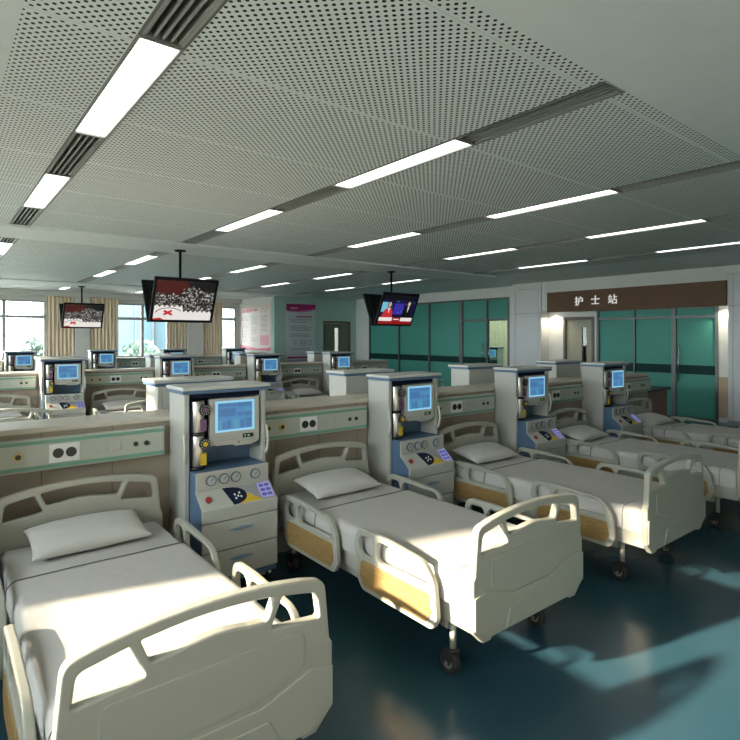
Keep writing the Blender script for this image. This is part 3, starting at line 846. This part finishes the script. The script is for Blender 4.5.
# ------------------------------------------------------------------ curtains and far wall
def curtain(x0, x1, label, z0=.95, z1=2.98):
    b = MB(); n = int((x1-x0)/.012); R = []
    for z in [z0+(z1-z0)*i/10 for i in range(11)]:
        R.append([(x0+(x1-x0)*i/n, YB-.13+.022*math.sin(i*.012*2*PI/.105)+.008*math.sin(i*.37+z*2), z) for i in range(n+1)])
    b.ring(R, 'curtain', cap=False, closed=False)
    b.ring([[(p[0], p[1]+.004, p[2]) for p in r] for r in R], 'curtain', cap=False, closed=False)
    o = b.build('curtain')
    tag(o, label, 'curtain', 'tan window curtains')
curtain(2.72, 3.46, 'tan pleated curtain at the right side of the left window')
curtain(3.92, 4.76, 'tan pleated curtain right of the pillar behind the smaller television')
curtain(6.36, 7.02, 'tan pleated curtain just left of the pillar behind the nearest television')
curtain(7.66, 8.36, 'tan pleated curtain left of the narrow window')
b = MB(); b.box(XL, XS-.01, YB-.26, YB-.005, 2.99, ZC-.005, 'wall'); struct(b.build('trim_3', bevel=.004))
for n, (a, c) in enumerate(((3.48, 3.90), (7.04, 7.62))):
    b = MB(); b.box(a, c, YB-.20, YB-.001, 0, 2.985, 'wall'); o = b.build('pillar', bevel=.006)
    tag(o, ['plain grey pillar behind the smaller television', 'plain grey pillar between the curtains right of the nearest television'][n], 'pillar', 'pillars at the window wall')

def poster(L, Hh, loc, rz, label, kind):
    b = MB(); b.box(0, L, -.012, 0, 0, Hh, 'paper' if kind == 1 else 'paperw')
    def q(a, c, d, e, m, k=0): b.face([(a*L, -.0125-k*.0004, d*Hh), (c*L, -.0125-k*.0004, d*Hh), (c*L, -.0125-k*.0004, e*Hh), (a*L, -.0125-k*.0004, e*Hh)], m)
    def pg(pts, m, k=0): b.face([(u*L, -.0125-k*.0004, v*Hh) for u, v in pts], m)
    rr = random.Random(kind)
    if kind == 1:
        for i in range(4): q(.08+.075*i, .145+.075*i, .855, .935, 'redink', 1)
        for i in range(5): q(.38+.045*i, .415+.045*i, .875, .925, 'redink', 1)
        for i, (u, v) in enumerate(((.66, .88), (.72, .84), (.76, .89), (.80, .83), (.86, .87), (.91, .91))): q(u, u+.025, v, v+.035, 'green' if i % 2 else 'ink', 1)
        for c0 in (.07, .38, .69):
            for i in range(22):
                if c0 > .6 and i > 12: break
                if rr.random() < .12: continue
                q(c0, c0+.24*rr.uniform(.6, 1), .76-.027*i, .767-.027*i, 'ink', 1)
        q(.69, .95, .12, .33, 'pink', 1)
        for i in range(7): q(.71, .93, .14+.027*i, .147+.027*i, 'paper', 2)
        pg([(0, 0), (1, 0), (1, .075), (.8, .05), (.55, .045), (.3, .085), (.12, .10), (0, .115)], 'pink', 1)
        pg([(0, 0), (1, 0), (1, .03), (.6, .02), (.3, .04), (0, .07)], 'redink', 2)
    else:
        pg([(0, 1), (0, .88), (.15, .865), (.4, .855), (.7, .87), (1, .91), (1, 1)], 'magenta', 1)
        pg([(0, .895), (.3, .86), (.7, .875), (1, .915), (1, .93), (.7, .895), (.35, .88)], 'lilac', 2)
        for i in range(5): q(.14+.05*i, .175+.05*i, .915, .94, 'paperw', 3)
        for i in range(9): q(.34+.06*i, .385+.06*i, .765, .795, 'magenta', 1)
        v = .73
        for blk in (3, 4, 3, 0, 2):
            if blk == 0:
                for i in range(4): q(.22, .35, v-.028*i, v+.008-.028*i, 'ink', 1); q(.45, .68, v-.028*i, v+.008-.028*i, 'ink', 1)
                pg([(.80+.07*math.cos(k*PI/8), v-.04+.045*math.sin(k*PI/8)) for k in range(16)], 'ink', 1); pg([(.80+.055*math.cos(k*PI/8), v-.04+.033*math.sin(k*PI/8)) for k in range(16)], 'paperw', 2)
                v -= .135; continue
            q(.08, .11, v, v+.014, 'ink', 1)
            for i in range(blk): q(.14, .14+.75*rr.uniform(.75, 1), v-.026*i, v+.008-.026*i, 'ink', 1)
            v -= .026*blk+.035
        q(.03, .90, .055, .085, 'magenta', 1); q(.03, .90, .015, .03, 'lilac', 1)
    o = b.build('poster', loc=loc); o.rotation_euler.z = rz; tag(o, label, 'poster')
poster(2.4, 1.60, (XS-.004, 19.33, 1.26), -PI/2, 'wide pale poster with red heading and pink wave, nearest the narrow window', 1)
poster(1.20, 2.02, (9.56, YD-.004, .87), 0, 'tall white notice with magenta top and grey text lines, left of the far door', 2)

# ------------------------------------------------------------------ door in the far wall
def door(n, axis, at, u0, u1, h, leaf, frame, win, hinge_right=True):
    r = bpy.data.objects.new('door_%d' % n, None); COL.objects.link(r); struct(r)
    def bx(b, a, c, d, e, t0, t1, m):
        if axis == 'x': b.box(a, c, at+t0, at+t1, d, e, m)
        else: b.box(at+t0, at+t1, a, c, d, e, m)
    b = MB(); bx(b, u0+.002, u0+.07, 0, h, -.02, .14, frame); bx(b, u1-.07, u1-.002, 0, h, -.02, .14, frame); bx(b, u0+.07, u1-.07, h-.07, h-.002, -.02, .14, frame)
    b.build('door_frame', r, bevel=.004)
    b = MB(); w0, w1, wz0, wz1 = win
    a, c = u0+.075, u1-.075
    bx(b, a, w0, .01, h-.075, .02, .07, leaf); bx(b, w1, c, .01, h-.075, .02, .07, leaf); bx(b, w0, w1, .01, wz0, .02, .07, leaf); bx(b, w0, w1, wz1, h-.075, .02, .07, leaf)
    b.build('door_leaf', r)
    b = MB(); bx(b, w0, w1, wz0, wz1, .042, .048, 'glass'); b.build('door_glass', r)
    b = MB(); hu = (u0+.14) if hinge_right else (u1-.14)
    bx(b, hu-.012, hu+.012, .98, 1.12, .005, .019, 'steel'); bx(b, min(hu, hu+.1), max(hu, hu+.1), 1.04, 1.06, -.03, -.012, 'steel'); bx(b, hu-.008, hu+.008, 1.04, 1.06, -.03, .005, 'steel'); b.build('door_handle', r)
door(1, 'x', YD, 11.10, 12.32, 2.31, 'doorgrey', 'doorframe', (11.62, 11.80, 1.02, 2.07))
door(2, 'y', XG, 7.08, 7.92, 2.24, 'doorwood', 'doorframe', (7.30, 7.42, .70, 1.98), False)

# ------------------------------------------------------------------ teal glazed walls
def glazed(name, label, y0, y1, z1, mullions, transoms, panes, band, handles, skip_right=None):
    """glazed screen standing in the right wall; panes: (y0,y1,z0,z1,material)"""
    t = thing(name, label, 'glass wall', (XG, (y0+y1)/2, 0))
    o = Vector((XG, (y0+y1)/2, 0))
    def bx(b, a, c, d, e, t0, t1, m): b.box(t0, t1, a-o.y, c-o.y, d, e, m)
    b = MB(); w = .055
    bx(b, y0, y0+w, 0, z1, -.02, .10, 'alu'); bx(b, y1-w, y1, 0, z1, -.02, .10, 'alu'); bx(b, y0+w, y1-w, z1-w, z1, -.02, .10, 'alu'); bx(b, y0+w, y1-w, 0.001, .04, .0, .09, 'alu')
    b.build('frame', t)
    for m, mw in mullions:
        b = MB(); bx(b, m-mw/2, m+mw/2, .041, z1-w-.001, -.012, .09, 'alu'); b.build('mullion', t)
    for a, c, z in transoms:
        b = MB(); bx(b, a, c, z-.03, z+.03, -.010, .088, 'alu'); b.build('transom', t)
    for a, c, d, e, m in panes:
        b = MB(); bx(b, a, c, d, e, .03, .042, m); p = b.build('glass_pane', t)
        if band and m == 'teal':
            if d < .9:
                b = MB(); bx(b, a, c, .95, 1.14, .026, .0295, 'tealband'); b.build('dark_band', p)
    for y, zz0, zz1 in handles:
        b = MB(); b.cyl((-.07, y-o.y, zz0), (-.07, y-o.y, zz1), .014, 'steel', 12)
        for z in (zz0+.1, zz1-.1): b.cyl((-.07, y-o.y, z), (.03, y-o.y, z), .009, 'steel', 10)
        b.build('pull_handle', t)
    return t
glazed('glass_wall', 'long teal glazed wall with dark band left of the panelled column', 9.60, 15.9, 2.86,
       [(14.25, .07), (12.78, .07), (11.40, .14), (10.40, .05)], [(9.655, 11.33, 2.23)],
       [(14.285, 15.845, .04, 2.805, 'teal'), (12.815, 14.215, .04, 2.805, 'teal'), (11.47, 12.745, .04, 2.805, 'teal'),
        (9.655, 11.33, 2.26, 2.805, 'teal'), (10.425, 11.33, .04, 2.20, 'teal'), (9.655, 10.375, .04, 2.20, 'greenglass')], True, [(10.52, .95, 1.55), (10.26, .95, 1.55)])
glazed('glass_wall', 'teal glazed doors of the nurse station under the wooden sign', 4.38, 7.02, 2.40,
       [(6.11, .035), (5.25, .09)], [(4.435, 6.965, 2.17)],
       [(6.13, 6.965, .04, 2.14, 'teal'), (5.297, 6.09, .04, 2.14, 'teal'), (4.435, 5.203, .04, 2.14, 'teal'), (4.435, 6.965, 2.20, 2.345, 'teal')], True, [(5.13, .8, 1.55)])

# wall over the nurse station, its sign and the two panelled columns
XF = XG-.35
b = MB(); b.box(XF+.02, XG-.001, 4.10, 8.33, 2.86, ZC-.002, 'wall'); b.box(XF+.02, XG-.001, 4.10, 8.33, 2.42, 2.859, 'wall'); struct(b.build('trim_4'))
t = thing('nurse_station_sign', 'long brown wooden sign board with white characters over the nurse station', 'sign', (XF, 6.2, 2.6))
b = MB(); b.box(-.03, .0195, -2.09, 1.95, -.24, .26, 'signwood'); b.build('board', t, bevel=.004)
def glyph(txt, y):
    cu = bpy.data.curves.new('txt', 'FONT'); cu.body = txt; cu.size = .235; cu.extrude = .006; cu.align_x = 'CENTER'; cu.align_y = 'CENTER'
    ob = bpy.data.objects.new('txt', cu); COL.objects.link(ob)
    dg = bpy.context.evaluated_depsgraph_get(); dg.update()
    me = bpy.data.meshes.new_from_object(ob.evaluated_get(dg)); bpy.data.objects.remove(ob)
    me.name = 'character'; me.materials.clear(); me.materials.append(M['letter'])
    # text plane faces -x, reads towards -y
    me.transform(Matrix(((0, 0, -1, -.040), (-1, 0, 0, y), (0, 1, 0, -.01), (0, 0, 0, 1))))
    o = link('character', me, t); o['label'] = 'white raised character'
for ch, y in zip('\u62a4\u58eb\u7ad9', (1.06, .64, .22)): glyph(ch, y)

def column(y0, y1, label):
    t = thing('panelled_column', label, 'column', (XF, (y0+y1)/2, 0), 0, 'panelled columns'); hw = (y1-y0)/2
    b = MB(); b.box(.012, .348, -hw+.012, hw-.012, 0, 2.985, 'base'); b.build('core', t)
    seams = [0, .95, 1.9, 2.36, 3.0]
    for z0, z1 in ((.10, 2.352), (2.362, 2.985)):
        b = MB(); b.box(0, .0118, -hw+.09, hw-.09, z0, z1, 'white'); b.box(0, .0118, -hw, -hw+.082, z0, z1, 'white'); b.box(0, .0118, hw-.082, hw, z0, z1, 'white')
        b.box(.0122, .34, -hw, -hw+.0118, z0, z1, 'white'); b.box(.0122, .34, hw-.0118, hw, z0, z1, 'white'); b.build('cladding', t)
    b = MB(); b.box(-.008, .346, -hw-.008, hw+.008, 0, .098, 'base'); b.build('skirting', t)
    b = MB(); b.box(-.006, .345, -hw-.006, hw+.006, 2.99, ZC-.003, 'wall'); b.build('head', t)
M['white'] = mat('white_cladding', (.60, .61, .60, 1), .4, vary=.02)
column(8.34, 9.22, 'white panelled column between the teal glass wall and the nurse station')
column(3.10, 4.09, 'white panelled column at the right edge, right of the nurse station')
b = MB(); b.box(XG-.012, XG-.001, 4.10, 4.37, .1, .92, 'wainscot'); b.box(XG-.012, XG-.001, 7.93, 8.33, .1, .92, 'wainscot'); struct(b.build('trim_5'))
b = MB(); b.box(XG-.02, XG-.001, -.9, 3.09, 0, .10, 'base'); b.box(XG-.02, XG-.001, 9.23, 9.59, 0, .10, 'base'); struct(b.build('baseboard_right'))
# recessed downlights over the nurse station doors
b = MB(); b.box(XF+.021, XG-.001, 4.11, 8.32, 2.405, 2.418, 'white'); struct(b.build('trim_6'))
for i, y in enumerate((8.12, 4.24)):
    t = thing('downlight', ['warm round downlight in the nurse station soffit, beside the wooden door', 'warm round downlight in the nurse station soffit, by the right column'][i], 'downlight', (XG-.16, y, 2.404), 0, 'nurse station downlights')
    b = MB(); b.cyl((0,0,-.004), (0,0,-.0005), .055, 'steel', 24); b.build('rim', t)
    b = MB(); b.cyl((0,0,-.008), (0,0,-.0042), .042, 'warm', 24); b.build('lamp', t)
    sl_ = bpy.data.lights.new('downlight_beam', 'SPOT'); sl_.energy = 55; sl_.color = (1, .90, .70); sl_.spot_size = 2.3; sl_.spot_blend = .8; sl_.shadow_soft_size = .04
    so_ = bpy.data.objects.new('downlight_beam', sl_); COL.objects.link(so_); so_.location = (XG-.16, y, 2.39)

# nurse desk beyond the last bed
t = thing('nurse_desk', 'small brown desk with dark top behind the end of the near wall', 'desk', (10.55, 4.95, 0))
b = MB(); b.box(-.45, .45, -.32, .6, .745, .785, 'black'); b.build('desk_top', t, bevel=.004)
b = MB(); b.box(-.40, .40, -.27, -.24, 0, .744, 'desk'); b.build('end_panel', t)
b = MB(); b.box(-.40, .40, .53, .56, 0, .744, 'desk'); b.build('end_panel', t)
b = MB(); b.box(.36, .38, -.239, .529, .1, .744, 'desk'); b.build('modesty_panel', t)

# ------------------------------------------------------------------ rooms seen through glass
b = MB()
b.box(XG+.2, XG+3.4, 9.0, 9.1, 0, ZC, 'wall'); b.box(XG+.2, XG+3.4, 16.0, 16.1, 0, ZC, 'wall'); b.box(XG+3.4, XG+3.5, 9.0, 16.1, 0, ZC, 'wall')
b.box(XG+.26, XG+3.9, 8.9, 16.1, ZC, ZC+.1, 'ceil'); struct(b.build('wall_side_room'))
b = MB(); R = []
n = 150
for z in [0.02+2.9*i/8 for i in range(9)]:
    R.append([(XG+3.25+.04*math.sin(i*.018*2*PI/.14), 10.3+i*.018, z) for i in range(n+1)])
b.ring(R, 'curtain', cap=False, closed=False)
b.ring([[(p[0]+.004, p[1], p[2]) for p in r] for r in R], 'curtain', cap=False, closed=False)
tag(b.build('curtain'), 'pleated curtain in the room behind the clear glass door pane', 'curtain')
m_ = put(mac0, (XG+2.3, 11.9, 0), PI/2*-1, 'dialysis tower in the room behind the clear glass door pane', 'tower behind the glass door', fl); m_['group'] = ''
del m_['group']
b = MB(); b.box(XG+.7, XG+2.9, 9.6, 15.0, ZC-.03, ZC-.004, 'diffuser'); tag(b.build('ceiling_light'), 'added glowing panel that brightens the room behind the glass', 'ceiling light')  # added glowing panel, sized to brighten what shows through the clear pane
# dark rooms behind the two doors so that no sky shows
b = MB(); b.box(XG+.25, XG+1.6, 3.9, 4.0, 0, ZC, 'wall'); b.box(XG+.25, XG+1.6, 8.4, 8.5, 0, ZC, 'wall'); b.box(XG+1.6, XG+1.7, 3.9, 8.5, 0, ZC, 'wall'); b.box(XG+.25, XG+1.7, 3.9, 8.5, ZC, ZC+.1, 'ceil'); struct(b.build('wall_nurse_room'))
b = MB(); b.box(10.8, 10.9, YD+.2, YB, 0, ZC, 'wall'); b.box(XG, XG+.1, YD+.2, YB, 0, ZC, 'wall'); b.box(10.8, XG+.1, YB-.0, YB+.1, 0, ZC, 'wall'); struct(b.build('wall_far_room'))
b = MB(); b.box(11.0, 12.4, YB-.4, YB-.35, .9, 2.6, 'diffuser'); tag(b.build('backlit_window'), 'bright window seen through the slot of the far door', 'window')

# ------------------------------------------------------------------ outside the windows
b = MB(); b.box(-160, 160, -60, 260, -6.2, -6, 'ground'); struct(b.build('ground'))
def tower(x, y, w, d, h, m, label):
    t = thing('office_tower', label, 'building', (x, y, -6), 0, 'towers outside the back windows')
    b = MB(); b.box(-w/2, w/2, -d/2, d/2, 0, h, m); b.build('facade', t)
    b = MB()
    k = int(w/2.2)
    for i in range(k+1): xx = -w/2+w*i/k; b.box(xx-.14, xx+.14, -d/2-.25, -d/2-.001, 0, h, 'tower2')
    b.build('fins', t)
    b = MB(); b.box(-w/2-.3, w/2+.3, -d/2-.3, d/2+.3, h+.001, h+.8, 'tower2'); b.build('parapet', t)
tower(14.6, 90, 6.5, 9, 24, 'tower', 'distant blue tower seen through the left window')
tower(23.5, 95, 8, 9, 13.5, 'tower', 'distant low blue block seen through the middle window')
tower(29.8, 88, 3.6, 9, 12.5, 'tower', 'distant slim blue tower seen through the middle window')
tower(43.6, 96, 5.5, 9, 13, 'tower', 'distant blue tower seen through the narrow window')
def tree(x, y, h, label):
    t = thing('tree', label, 'tree', (x, y, -6), 0, 'trees outside the back windows')
    b = MB(); b.cyl((0,0,0), (0,0,h*.6), .22, 'bark', 10, .12); b.build('trunk', t)
    b = MB(); rr = random.Random(int(x*10))
    for i in range(700):
        u, v = rr.uniform(0, 2*PI), rr.uniform(-1, 1); q = rr.uniform(.5, 1)
        c = Vector((math.cos(u)*math.sqrt(1-v*v), math.sin(u)*math.sqrt(1-v*v), v*1.1))*q*h*.26 + Vector((0, 0, h*.72))
        a = Vector((rr.uniform(-1,1), rr.uniform(-1,1), rr.uniform(-1,1))).normalized()*.28; e = a.orthogonal()*.6
        b.face([c-a, c+e, c+a, c-e], 'leaf')
    b.build('foliage', t)
tree(6.9, 50, 7.9, 'leafy tree at the right of the left window view')
tree(10.2, 56, 7.8, 'leafy tree low in the middle window view')
tree(14.2, 50, 7.4, 'second leafy tree low in the middle window view')

# ------------------------------------------------------------------ daylight
w = bpy.data.worlds.new('sky'); SC.world = w; w.use_nodes = True
bg = w.node_tree.nodes['Background']; bg.inputs[0].default_value = (.86, .97, 1.0, 1); bg.inputs[1].default_value = WORLD
sun = bpy.data.lights.new('sun', 'SUN'); sun.energy = SUN; sun.angle = math.radians(1.8); sun.color = (1, .87, .66)
so = bpy.data.objects.new('sun', sun); COL.objects.link(so)
dv = Vector((.967, -.254, -.36)).normalized(); so.rotation_euler = dv.to_track_quat('-Z', 'Y').to_euler()
so.location = (-8, 4, 6)
def portal(loc, rot, sx, sy):
    l = bpy.data.lights.new('window_portal', 'AREA'); l.shape = 'RECTANGLE'; l.size = sx; l.size_y = sy; l.cycles.is_portal = True
    o = bpy.data.objects.new('window_portal', l); COL.objects.link(o); o.location = loc; o.rotation_euler = rot
for a, c, z0, z1 in LW: portal((XL-.22, (a+c)/2, (z0+z1)/2), (0, -PI/2, 0), z1-z0, c-a)
for a, c, z0, z1 in BW: portal(((a+c)/2, YB+.22, (z0+z1)/2), (-PI/2, 0, 0), c-a, z1-z0)

# ------------------------------------------------------------------ camera
cam = bpy.data.cameras.new('camera'); co = bpy.data.objects.new('camera', cam); COL.objects.link(co)
cam.sensor_width = 36; cam.lens = 36*550/740
cam.shift_y = -(370-336.5)/740
fwd = Vector((.6221, .7829, 0))
co.location = (0, 0, H); co.rotation_euler = fwd.to_track_quat('-Z', 'Y').to_euler()
cam.clip_start = .05; cam.clip_end = 600
SC.camera = co
SC.view_settings.view_transform = 'Standard'; SC.view_settings.look = 'None'; SC.view_settings.gamma = 1; SC.view_settings.exposure = EXPO
SC.view_settings.use_curve_mapping = False
SC.cycles.use_denoising = True
SC.cycles.max_bounces = 8; SC.cycles.diffuse_bounces = 5; SC.cycles.glossy_bounces = 3; SC.cycles.transparent_max_bounces = 16
SC.cycles.caustics_reflective = False; SC.cycles.caustics_refractive = False
SC.cycles.sample_clamp_indirect = 6
